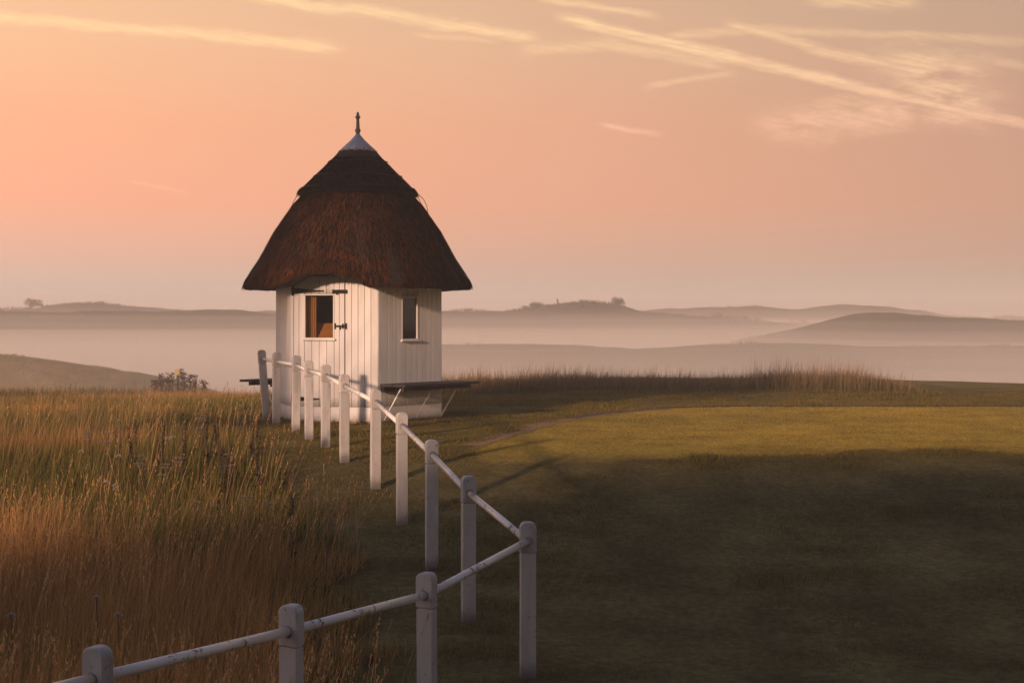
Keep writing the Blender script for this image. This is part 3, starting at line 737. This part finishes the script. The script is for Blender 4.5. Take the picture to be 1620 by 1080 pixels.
# ------------------------------------------------------------------ grass
def grass_field(name, x, y, hgt, width, c0, c1, lean=.25, wind=(.12, .0), tagkind=True, parent=None, label=None):
    N = len(x); z = gz(x, y) - .01
    a = rng.uniform(0, 2 * np.pi, N); la = rng.uniform(0, 2 * np.pi, N); lm = np.abs(rng.normal(0, lean, N)) * hgt
    tip = np.stack([np.cos(la) * lm * .6 + wind[0] * hgt, np.sin(la) * lm * .6 + wind[1] * hgt, hgt], -1)
    bend = np.stack([np.cos(la) * lm * .7, np.sin(la) * lm * .7, -.35 * lm], -1)
    V, T, cc = ribbons(np.stack([x, y, z], -1), tip, bend, np.stack([np.cos(a), np.sin(a), 0 * a], -1), width, c0, c1)
    o = link(name, mesh_tris(name, V, T, cc), M['grass'], parent)
    tag(o, label, 'grass' if label else None, kind='stuff'); return o

def scatter(N, y0, y1, xl, xr, power=1.0):
    """random ground points, denser towards y0"""
    u = rng.uniform(0, 1, N) ** power; y = y0 + (y1 - y0) * u
    x = rng.uniform(0, 1, N); l = xl(y); r = xr(y); return l + (r - l) * x, y
left = lambda y: -.40 * y - .8
# tall meadow grass: leafy underlayer then straw-coloured stalks
def meadow_tone(x, y):
    n = vnoise(x, y, 2.6, 21) * .6 + vnoise(x, y, .9, 22) * .4
    near_edge = sstep(2.2, .2, rough_edge(y) - x)
    return np.clip(sstep(.37, .57, n + .25 * near_edge * sstep(11.5, 15, y) - .20 * sstep(13.5, 10.5, y)), 0, 1)           # 1 = green
def meadow(N, y0, y1, power, hs, ws, seedcol, dry_c, green_c):
    x, y = scatter(N, y0, y1, left, lambda y: rough_edge(y) + .5, power); k = in_rough(x, y); x, y = x[k], y[k]; n = len(x)
    g_ = meadow_tone(x, y)[:, None]; j = rng.uniform(.65, 1.35, (n, 1))
    c = (np.array(dry_c) * (1 - g_) + np.array(green_c) * g_) * j
    h = hs * rng.uniform(.5, 1.15, n) * (1 - .25 * g_[:, 0]) * (.7 + .6 * vnoise(x, y, 1.4, 31))
    h = h * np.clip(.55 + .45 * sstep(.0, 1.0, rough_edge(y) - x), 0, 1) * (1 - .42 * sstep(14, 21, y))
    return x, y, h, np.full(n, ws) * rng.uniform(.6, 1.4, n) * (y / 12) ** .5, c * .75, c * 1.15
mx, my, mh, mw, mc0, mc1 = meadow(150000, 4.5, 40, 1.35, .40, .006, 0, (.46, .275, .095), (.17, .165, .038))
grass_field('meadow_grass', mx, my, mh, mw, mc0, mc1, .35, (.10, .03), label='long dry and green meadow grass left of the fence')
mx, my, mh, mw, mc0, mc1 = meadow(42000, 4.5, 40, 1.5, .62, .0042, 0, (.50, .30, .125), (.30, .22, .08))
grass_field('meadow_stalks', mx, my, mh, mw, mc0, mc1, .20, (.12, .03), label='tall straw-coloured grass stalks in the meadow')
# seed heads on the nearer stalks
N = 5000; x, y = scatter(N, 5, 19, left, lambda y: rough_edge(y) + .35, 1.15); k = in_rough(x, y) & (vnoise(x, y, 1.7, 41) > .45) & (meadow_tone(x, y) < rng.uniform(.2, 1.3, N)); x, y = x[k], y[k]; n = len(x)
h = rng.uniform(.50, .86, n); la = rng.uniform(0, 2 * np.pi, n); lm = np.abs(rng.normal(0, .10, n)) + .03
base = np.stack([x, y, gz(x, y)], -1); tip = np.stack([np.cos(la) * lm + .10, np.sin(la) * lm, h], -1); a = rng.uniform(0, 6.28, n)
sc_ = np.array([.60, .37, .175]) * rng.uniform(.7, 1.3, (n, 1))
V, T, cc = ribbons(base, tip, tip * [[.25, .25, -.03]], np.stack([np.cos(a), np.sin(a), 0 * a], -1), np.full(n, .0050), sc_ * .6, sc_)
VV, TT, CC = [V], [T], [cc]; off = len(V)
for q in range(11):
    tpos = rng.uniform(.80, 1.0, n)[:, None]; b_ = base + tip * tpos + tip * [[.25, .25, -.03]] * tpos ** 2
    ang = rng.uniform(0, 6.28, n); ln = rng.uniform(.012, .032, n)[:, None]
    tp = np.stack([np.cos(ang) * .45, np.sin(ang) * .45, 0 * ang + .9], -1) * ln
    V, T, cc = ribbons(b_, tp, tp * 0, np.stack([-np.sin(ang), np.cos(ang), 0 * ang], -1), np.full(n, .007), sc_, sc_ * 1.1)
    VV.append(V); TT.append(T + off); CC.append(cc); off += len(V)
tag(link('grass_seed_heads', mesh_tris('grass_seed_heads', np.concatenate(VV), np.concatenate(TT), np.concatenate(CC)), M['grass']), 'feathery seed heads on tall dry meadow grass', 'grass', kind='stuff')

# mown turf: short blades
def turf(N, y0, y1, power, h0, wd, xl=lambda y: rough_edge(y) - .3, xr=lambda y: .40 * y + .8):
    x, y = scatter(N, y0, y1, xl, xr, power)
    hexd = np.maximum.reduce([((x - HX) * math.sin(R(q)) - (y - HY) * math.cos(R(q))) for q in FACETS])
    k = ~in_rough(x, y) & (hexd > AP + .0); x, y = x[k], y[k]; n = len(x)
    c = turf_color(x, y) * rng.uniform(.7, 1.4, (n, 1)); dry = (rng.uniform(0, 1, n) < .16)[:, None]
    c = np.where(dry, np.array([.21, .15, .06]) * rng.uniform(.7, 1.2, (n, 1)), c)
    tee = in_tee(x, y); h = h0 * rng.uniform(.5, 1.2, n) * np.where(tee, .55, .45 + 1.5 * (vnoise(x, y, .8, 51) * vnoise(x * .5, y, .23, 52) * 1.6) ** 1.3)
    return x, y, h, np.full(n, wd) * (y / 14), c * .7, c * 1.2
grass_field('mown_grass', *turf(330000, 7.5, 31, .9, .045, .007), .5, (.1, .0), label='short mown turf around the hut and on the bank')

# tall grass along the far side of the tee
def bank(N, hs, wd, c0, c1, lean, xr=9.1):
    x = rng.uniform(-3.0, xr, N); y = 31.9 + rng.normal(0, .75, N) + .5 * np.sin(x / 2.1) - .9 * sstep(2.5, -3, x)
    k = rng.uniform(0, 1, N) < (.25 + .75 * vnoise(x, y, .8, 61)); x, y = x[k], y[k]; n = len(x)
    h = hs * rng.uniform(.3, 1.2, n) * (.35 + .8 * vnoise(x, y * 0, 1.6, 62) + .5 * vnoise(x, y, .35, 63)) * sstep(xr + .1, xr - 1.3, x)
    h = h * (1 + .35 * sstep(6.2, 7.4, x))
    j = rng.uniform(.7, 1.3, (n, 1)); return x, y, h, np.full(n, wd) * rng.uniform(.6, 1.4, n), np.array(c0) * j, np.array(c1) * j
grass_field('bank_grass', *bank(30000, .34, .012, (.10, .09, .04), (.27, .19, .09), .3), .35, (.1, 0), label='dark green rough grass bank edging the far side of the tee')
grass_field('bank_stalks', *bank(9000, .54, .0060, (.18, .13, .07), (.46, .28, .16), .15), .16, (.08, 0), label='pinkish seeding grass stalks above the bank edging the tee')
# ragged skyline where the meadow drops away
x = rng.uniform(-19, -3.2, 26000); y = rng.uniform(30, 42, 26000); n = len(x); g_ = meadow_tone(x, y)[:, None]
c = (np.array([.30, .18, .075]) * (1 - g_) + np.array([.10, .10, .035]) * g_) * rng.uniform(.7, 1.3, (n, 1))
grass_field('meadow_edge_grass', x, y, .22 * rng.uniform(.4, 1.4, n) * (.5 + vnoise(x, y, 1.5, 71)), np.full(n, .012), c * .7, c, .3, (.1, 0), label='misty fringe of meadow grass where the field drops away')
# tufts against the hut wall
x, y = [], []
for a in (FA, FB, FA - 60):
    for q in range(150 if a == FA else 60):
        u = rng.uniform(-FW / 2, FW / 2); p_ = facet_pt(a, u, .03 + abs(rng.normal(0, .03)), 0); x.append(p_[0] + HX); y.append(p_[1] + HY)
x = np.array(x); y = np.array(y); n = len(x); c = np.array([.07, .065, .025]) * rng.uniform(.6, 1.3, (n, 1))
grass_field('wall_foot_grass', x, y, .075 * rng.uniform(.4, 1.5, n), np.full(n, .007), c, c * 1.4, .5, label='short unmown grass along the foot of the hut wall')

# ------------------------------------------------------------------ single plants in the meadow
def find(px, py, h, d0=6, d1=60):
    D = np.linspace(d0, d1, 3000); Xp = (px - 810) / F * D; f = CAMZ - (py - 500) / F * D - gz(Xp, D) - h
    k = np.argmin(np.where(np.sign(f[:-1]) != np.sign(f[1:]), D[:-1], 1e9)) if np.any(np.sign(f[:-1]) != np.sign(f[1:])) else np.argmin(np.abs(f))
    return float(Xp[k]), float(D[k]), float(gz(Xp[k], D[k]))

def cols(n, c): return np.tile(np.array(c, float), (n, 1))
def yarrow(px, py, h, label, stems=2, grp=None):
    x, y, z = find(px, py, h); t_ = thing('yarrow_plant', label, 'wildflower', (x, y, z), grp)
    for s in range(stems):
        dx, dy = (random.uniform(-.05, .05), random.uniform(-.05, .05)) if s else (0, 0); hh = h * (1 if not s else random.uniform(.75, .97))
        st = link('stem', tube_mesh('stem', [(dx * .3, dy * .3, -.02), (dx * .7, dy * .7, hh * .5), (dx, dy, hh - .012)], [.004, .003, .0025], 5), M['shrub_wood'], t_)
        V, T, CC = [], [], []; n = 46; r = np.sqrt(rng.uniform(0, 1, n)) * .052; a = rng.uniform(0, 6.28, n)
        b_ = np.stack([dx + r * np.cos(a), dy + r * np.sin(a), hh - .014 - .05 * r + rng.normal(0, .003, n)], -1); q = rng.uniform(0, 6.28, n)
        tp = np.stack([np.cos(q) * .016, np.sin(q) * .016, rng.uniform(.002, .010, n)], -1)
        v, f_, c_ = ribbons(b_, tp, tp * 0, np.stack([-np.sin(q), np.cos(q), 0 * q], -1), np.full(n, .016), cols(n, (.30, .25, .20)), cols(n, (.44, .39, .33)))
        tag(link('flower_head', mesh_tris('flower_head', v, f_, c_), M['leaf'], t_), kind='stuff')
    n = 26; b_ = np.stack([rng.normal(0, .01, n), rng.normal(0, .01, n), rng.uniform(.05, h * .6, n)], -1); q = rng.uniform(0, 6.28, n)
    tp = np.stack([np.cos(q) * .07, np.sin(q) * .07, 0 * q + .03], -1)
    v, f_, c_ = ribbons(b_, tp, tp * [[.2, .2, -.6]], np.stack([-np.sin(q), np.cos(q), 0 * q], -1), np.full(n, .012), cols(n, (.05, .06, .025)), cols(n, (.07, .08, .03)))
    tag(link('foliage', mesh_tris('foliage', v, f_, c_), M['leaf'], t_), kind='stuff')
def puff(px, py, h, label, grp=None):
    x, y, z = find(px, py, h); t_ = thing('thistledown_plant', label, 'wildflower', (x, y, z), grp)
    link('stem', tube_mesh('stem', [(0, 0, -.02), (.01, 0, h * .5), (0, .01, h - .03)], [.006, .004, .003], 5), M['shrub_wood'], t_)
    n = 130; d = rng.normal(0, 1, (n, 3)); d /= np.linalg.norm(d, axis=1)[:, None]; d[:, 2] = np.abs(d[:, 2]) * .9 - .2
    b_ = np.tile([[0, .01, h - .025]], (n, 1)) + d * .006; tp = d * rng.uniform(.025, .042, (n, 1)); s_ = np.cross(d, rng.normal(0, 1, (n, 3))); s_ /= np.linalg.norm(s_, axis=1)[:, None]
    v, f_, c_ = ribbons(b_, tp, tp * 0, s_, np.full(n, .006), cols(n, (.34, .28, .22)), cols(n, (.55, .49, .42)))
    tag(link('seed_puff', mesh_tris('seed_puff', v, f_, c_), M['leaf'], t_), kind='stuff')
def dock(px, py, h, label, branches=4, grp=None):
    x, y, z = find(px, py, h); t_ = thing('dock_plant', label, 'weed', (x, y, z), grp)
    for s in range(branches):
        a = random.uniform(0, 6.28); r = random.uniform(.02, .12) if s else 0; hh = h * (1 if not s else random.uniform(.6, .95)); tip = (math.cos(a) * r, math.sin(a) * r, hh)
        link('stem', tube_mesh('stem', [(0, 0, -.02), (tip[0] * .45, tip[1] * .45, hh * .6), tip], [.006, .005, .003], 5), M['shrub_wood'], t_)
        n = 60; tt = rng.uniform(.55, 1, n); b_ = np.stack([tip[0] * tt, tip[1] * tt, hh * tt], -1) + rng.normal(0, .006, (n, 3)); q = rng.uniform(0, 6.28, n)
        tp = np.stack([np.cos(q) * .02, np.sin(q) * .02, 0 * q + .008], -1)
        v, f_, c_ = ribbons(b_, tp, tp * 0, np.stack([-np.sin(q), np.cos(q), 0 * q], -1), np.full(n, .014), cols(n, (.035, .022, .015)), cols(n, (.06, .035, .02)))
        tag(link('seed_spike', mesh_tris('seed_spike', v, f_, c_), M['leaf'], t_), kind='stuff')
    n = 16; q = rng.uniform(0, 6.28, n); b_ = np.stack([0 * q, 0 * q, rng.uniform(.02, .2, n)], -1); tp = np.stack([np.cos(q) * .13, np.sin(q) * .13, 0 * q + .09], -1)
    v, f_, c_ = ribbons(b_, tp, tp * [[.3, .3, -.6]], np.stack([-np.sin(q), np.cos(q), 0 * q], -1), np.full(n, .035), cols(n, (.04, .045, .02)), cols(n, (.06, .06, .025)))
    tag(link('leaf', mesh_tris('leaf', v, f_, c_), M['leaf'], t_), kind='stuff')

YL = 'flat-topped white yarrow standing above the long meadow grass'; YG = 'yarrow heads in the meadow'
for px, py in ((141, 681), (172, 682), (190, 671), (222, 718), (228, 724), (283, 721), (262, 732), (388, 782), (340, 797), (362, 716), (325, 655), (313, 660), (308, 790), (430, 792)):
    yarrow(px, py, random.uniform(.50, .62), YL, random.choice((2, 3)), YG)
PL = 'fluffy white seed puff on a thin stem in the meadow'; PG = 'seed puffs in the meadow'
for px, py in ((128, 711), (265, 690), (274, 688), (183, 764), (184, 769), (168, 758), (187, 718), (152, 940), (186, 968), (17, 968)):
    puff(px, py, random.uniform(.5, .62), PL, PG)
dock(289, 653, .85, 'tall dark branching dock weed standing apart near the green strip by the fence', 6)
DL = 'dark brown dock stalk among dry grass in the meadow'; DG = 'dark dock stalks'
for px, py in ((257, 660), (328, 655), (345, 660), (400, 648), (215, 663), (462, 777), (365, 700), (352, 705), (410, 690)):
    dock(px, py, random.uniform(.55, .7), DL, 3, DG)

# ------------------------------------------------------------------ things far off in the mist
def shrub(px, py_foot, D, wpx, hpx, label, name='hill_shrub', n=900, grp=None, col=(.05, .042, .022)):
    x = (px - 810) / F * D; z = CAMZ - (py_foot - 500) / F * D; W_ = wpx / F * D; H_ = hpx / F * D
    t_ = thing(name, label, 'bush', (x, D, z - .15), grp)
    for k in range(4):
        a = random.uniform(0, 6.28); link('stem', tube_mesh('stem', [(0, 0, -.3), (math.cos(a) * W_ * .1, math.sin(a) * W_ * .1, H_ * .35), (math.cos(a) * W_ * .25, math.sin(a) * W_ * .25, H_ * .8)], [.03 * H_, .02 * H_, .008 * H_], 5), M['shrub_wood'], t_)
    lob = [(random.uniform(-.3, .3) * W_, random.uniform(-.2, .2) * W_, random.uniform(.3, .72) * H_, random.uniform(.16, .30)) for _ in range(9)]
    q = rng.integers(0, 9, n); L_ = np.array(lob)[q]; d = rng.normal(0, 1, (n, 3)); d /= np.linalg.norm(d, axis=1)[:, None]
    rr = L_[:, 3:4] * rng.uniform(.3, 1.15, (n, 1)); b_ = L_[:, :3] + d * rr * np.array([[W_, W_, H_]]); b_[:, 2] = np.maximum(b_[:, 2], -.1)
    tp = (d + rng.normal(0, .5, (n, 3))) * .07 * (W_ + H_) * .5; s_ = np.cross(d, rng.normal(0, 1, (n, 3))); s_ /= np.linalg.norm(s_, axis=1)[:, None]
    cc = np.array(col) * rng.uniform(.6, 1.4, (n, 1))
    v, f_, c_ = ribbons(b_, tp, tp * 0, s_, np.full(n, .05 * (W_ + H_) * .5), cc, cc * 1.2)
    tag(link('crown', mesh_tris('crown', v, f_, c_), M['leaf'], t_), kind='stuff')
shrub(54, 489, 224, 32, 20, 'broad bush on the misty crest beside the pale boulder')
shrub(848, 489, 183, 22, 14, 'low rounded bush on the misty hill beyond the tee, next to a thinner bush')
shrub(829, 491, 183, 18, 11, 'thin straggly bush on the misty hill, on the slope below a rounded bush', n=350)
shrub(977, 487, 183, 24, 20, 'spiky bush at the steep end of the misty hill crest')
shrub(1270, 517, 213, 14, 16, 'dark upright tree-like bush standing in the mist at the foot of the far hill', n=700)
shrub(1252, 515, 213, 11, 15, 'thin see-through bush beside the dark upright bush in the mist', n=260)
SL = 'faint hazy bush in a row along the slope of the far hill'; SG = 'row of hazy bushes on the far slope'
for px, py, w_, h_ in ((1098, 507, 22, 8), (1132, 505, 24, 14), (1160, 507, 20, 9), (1176, 509, 18, 13), (1200, 511, 26, 7)):
    shrub(px, py, 212, w_, h_, SL, n=420, grp=SG)
x, D = (70 - 810) / F * 223, 223
bm = bmesh.new(); bmesh.ops.create_icosphere(bm, subdivisions=2, radius=1)
for v in bm.verts: v.co = Vector((v.co.x * .75, v.co.y * .6, v.co.z * .42)) * (1 + .18 * math.sin(v.co.x * 5 + v.co.y * 3) + .08 * math.cos(v.co.z * 9))
me = bpy.data.meshes.new('boulder'); bm.to_mesh(me); bm.free()
tag(link('boulder', me, M['stone'], loc=(x, D - 3, CAMZ - (488 - 500) / F * D)), 'pale grey boulder on the misty crest beside the broad bush', 'boulder')
x, D = (883 - 810) / F * 184, 184; z = CAMZ - (481 - 500) / F * D
t_ = thing('marker_post', 'slim marker post standing on the misty hill crest beyond the tee', 'post', (x, D, z - .3))
link('shaft', box_mesh(.18, .18, .75, .02, M['darkwood']), None, t_, rot=(0, R(-6), 0)); link('top_board', box_mesh(.24, .10, .26, .02, M['darkwood']), None, t_, (-.08, 0, .72), (0, R(-6), 0))
# weeds and a small board in the mist left of the hut
WL = 'hazy tall weed in the mist round the small yellowish board'; WG = 'weeds round the small board'
for px, py in ((256, 592), (266, 597), (272, 590), (287, 584), (291, 590), (300, 594), (308, 594), (322, 602), (246, 602)):
    D = 37.0 + random.uniform(-1, 1); x = (px - 810) / F * D; z = float(gz(x, D)); zt = CAMZ - (py - 500) / F * D
    t_ = thing('tall_weed', WL, 'weed', (x, D, z), WG); h = max(zt - z, .3)
    link('stem', tube_mesh('stem', [(0, 0, -.05), (.02, 0, h * .5), (0, 0, h)], [.012, .009, .005], 5), M['shrub_wood'], t_)
    n = 150; q = rng.uniform(0, 6.28, n); tt = rng.uniform(.15, 1, n); b_ = np.stack([rng.normal(0, .05, n), rng.normal(0, .05, n), h * tt], -1); tp = np.stack([np.cos(q) * .10, np.sin(q) * .10, 0 * q + .05], -1)
    cc = np.array([.15, .105, .06]) * rng.uniform(.6, 1.4, (n, 1)); v, f_, c_ = ribbons(b_, tp, tp * 0, np.stack([-np.sin(q), np.cos(q), 0 * q], -1), np.full(n, .035), cc, cc)
    tag(link('foliage', mesh_tris('foliage', v, f_, c_), M['leaf'], t_), kind='stuff')
D = 37.4; x = (281 - 810) / F * D; z = float(gz(x, D)); zt = CAMZ - (584 - 500) / F * D
t_ = thing('board_sign', 'small yellowish board on a thin post among weeds in the mist', 'sign', (x, D, z))
link('pole', box_mesh(.05, .05, zt - z - .02, .004, M['darkwood']), None, t_, (0, 0, -.02)); link('board_panel', box_mesh(.13, .02, .15, .004, M['sign']), None, t_, (0, -.04, zt - z - .15))

# ------------------------------------------------------------------ an added unseen tree, lobes placed up-sun to leave a lit spot on the hut
def shade_tree(px, py, lobes, label, n):
    z0 = float(gz(px, py)); t_ = thing('added_shade_tree', label, 'tree', (px, py, z0))
    zt = max(l[2] for l in lobes) - z0; c0 = np.array(lobes)[:, :3].mean(0) - [px, py, z0]
    tr = link('trunk', tube_mesh('trunk', [(0, 0, -.4), (.05, .03, zt * .3), (c0[0] * .7, c0[1] * .7, zt * .6), (c0[0], c0[1], zt * .9)], [.26, .2, .13, .04], 9), M['shrub_wood'], t_)
    for l in lobes:
        e_ = np.array(l[:3]) - [px, py, z0]; link('limb', tube_mesh('limb', [(c0[0] * .5, c0[1] * .5, zt * .4), tuple(e_ * .75 + np.array([0, 0, .2])), tuple(e_)], [.1, .06, .02], 6), M['shrub_wood'], t_)
    q = rng.integers(0, len(lobes), n); L_ = np.array(lobes)[q]; d = rng.normal(0, 1, (n, 3)); d /= np.linalg.norm(d, axis=1)[:, None]
    b_ = L_[:, :3] - [px, py, z0] + d * L_[:, 3:4] * rng.uniform(.2, 1.05, (n, 1)) ** .6
    tp = rng.normal(0, .09, (n, 3)); s_ = rng.normal(0, 1, (n, 3)); s_ /= np.linalg.norm(s_, axis=1)[:, None]; cc = np.array([.05, .07, .025]) * rng.uniform(.6, 1.4, (n, 1))
    v, f_, c_ = ribbons(b_, tp, tp * .3, s_, np.full(n, .14), cc, cc); tag(link('crown', mesh_tris('crown', v, f_, c_), M['leaf'], t_), kind='stuff')
TD = 18.0; th = Vector((-math.sin(SUN_AZ), math.cos(SUN_AZ), 0)); tl = Vector((th.y, -th.x, 0))
def up_sun(s_, z): 
    p = th * (Vector((HX, HY, 0)).dot(th) - TD) + tl * s_; return (p.x, p.y, z + TD * math.tan(SUN_EL))
s0 = Vector((HX, HY, 0)).dot(tl)
lob = [(*up_sun(s0 + q, z), r) for q, z, r in ((-1.3, .4, .75), (-1.3, 1.5, .75), (-1.35, 2.6, .9), (-.9, 3.6, .85), (-.1, 4.0, .8), (.75, 4.1, .8), (1.5, 3.7, .75), (2.0, 2.9, .7), (-1.9, 3.2, .8), (-1.95, 1.6, .8), (.2, 4.9, .8), (2.2, 2.2, .55))]
b_ = up_sun(s0 - 1.2, 0); shade_tree(b_[0], b_[1], lob, 'added tree outside the view, shaped to shade the roof and one side of the hut', 15000)
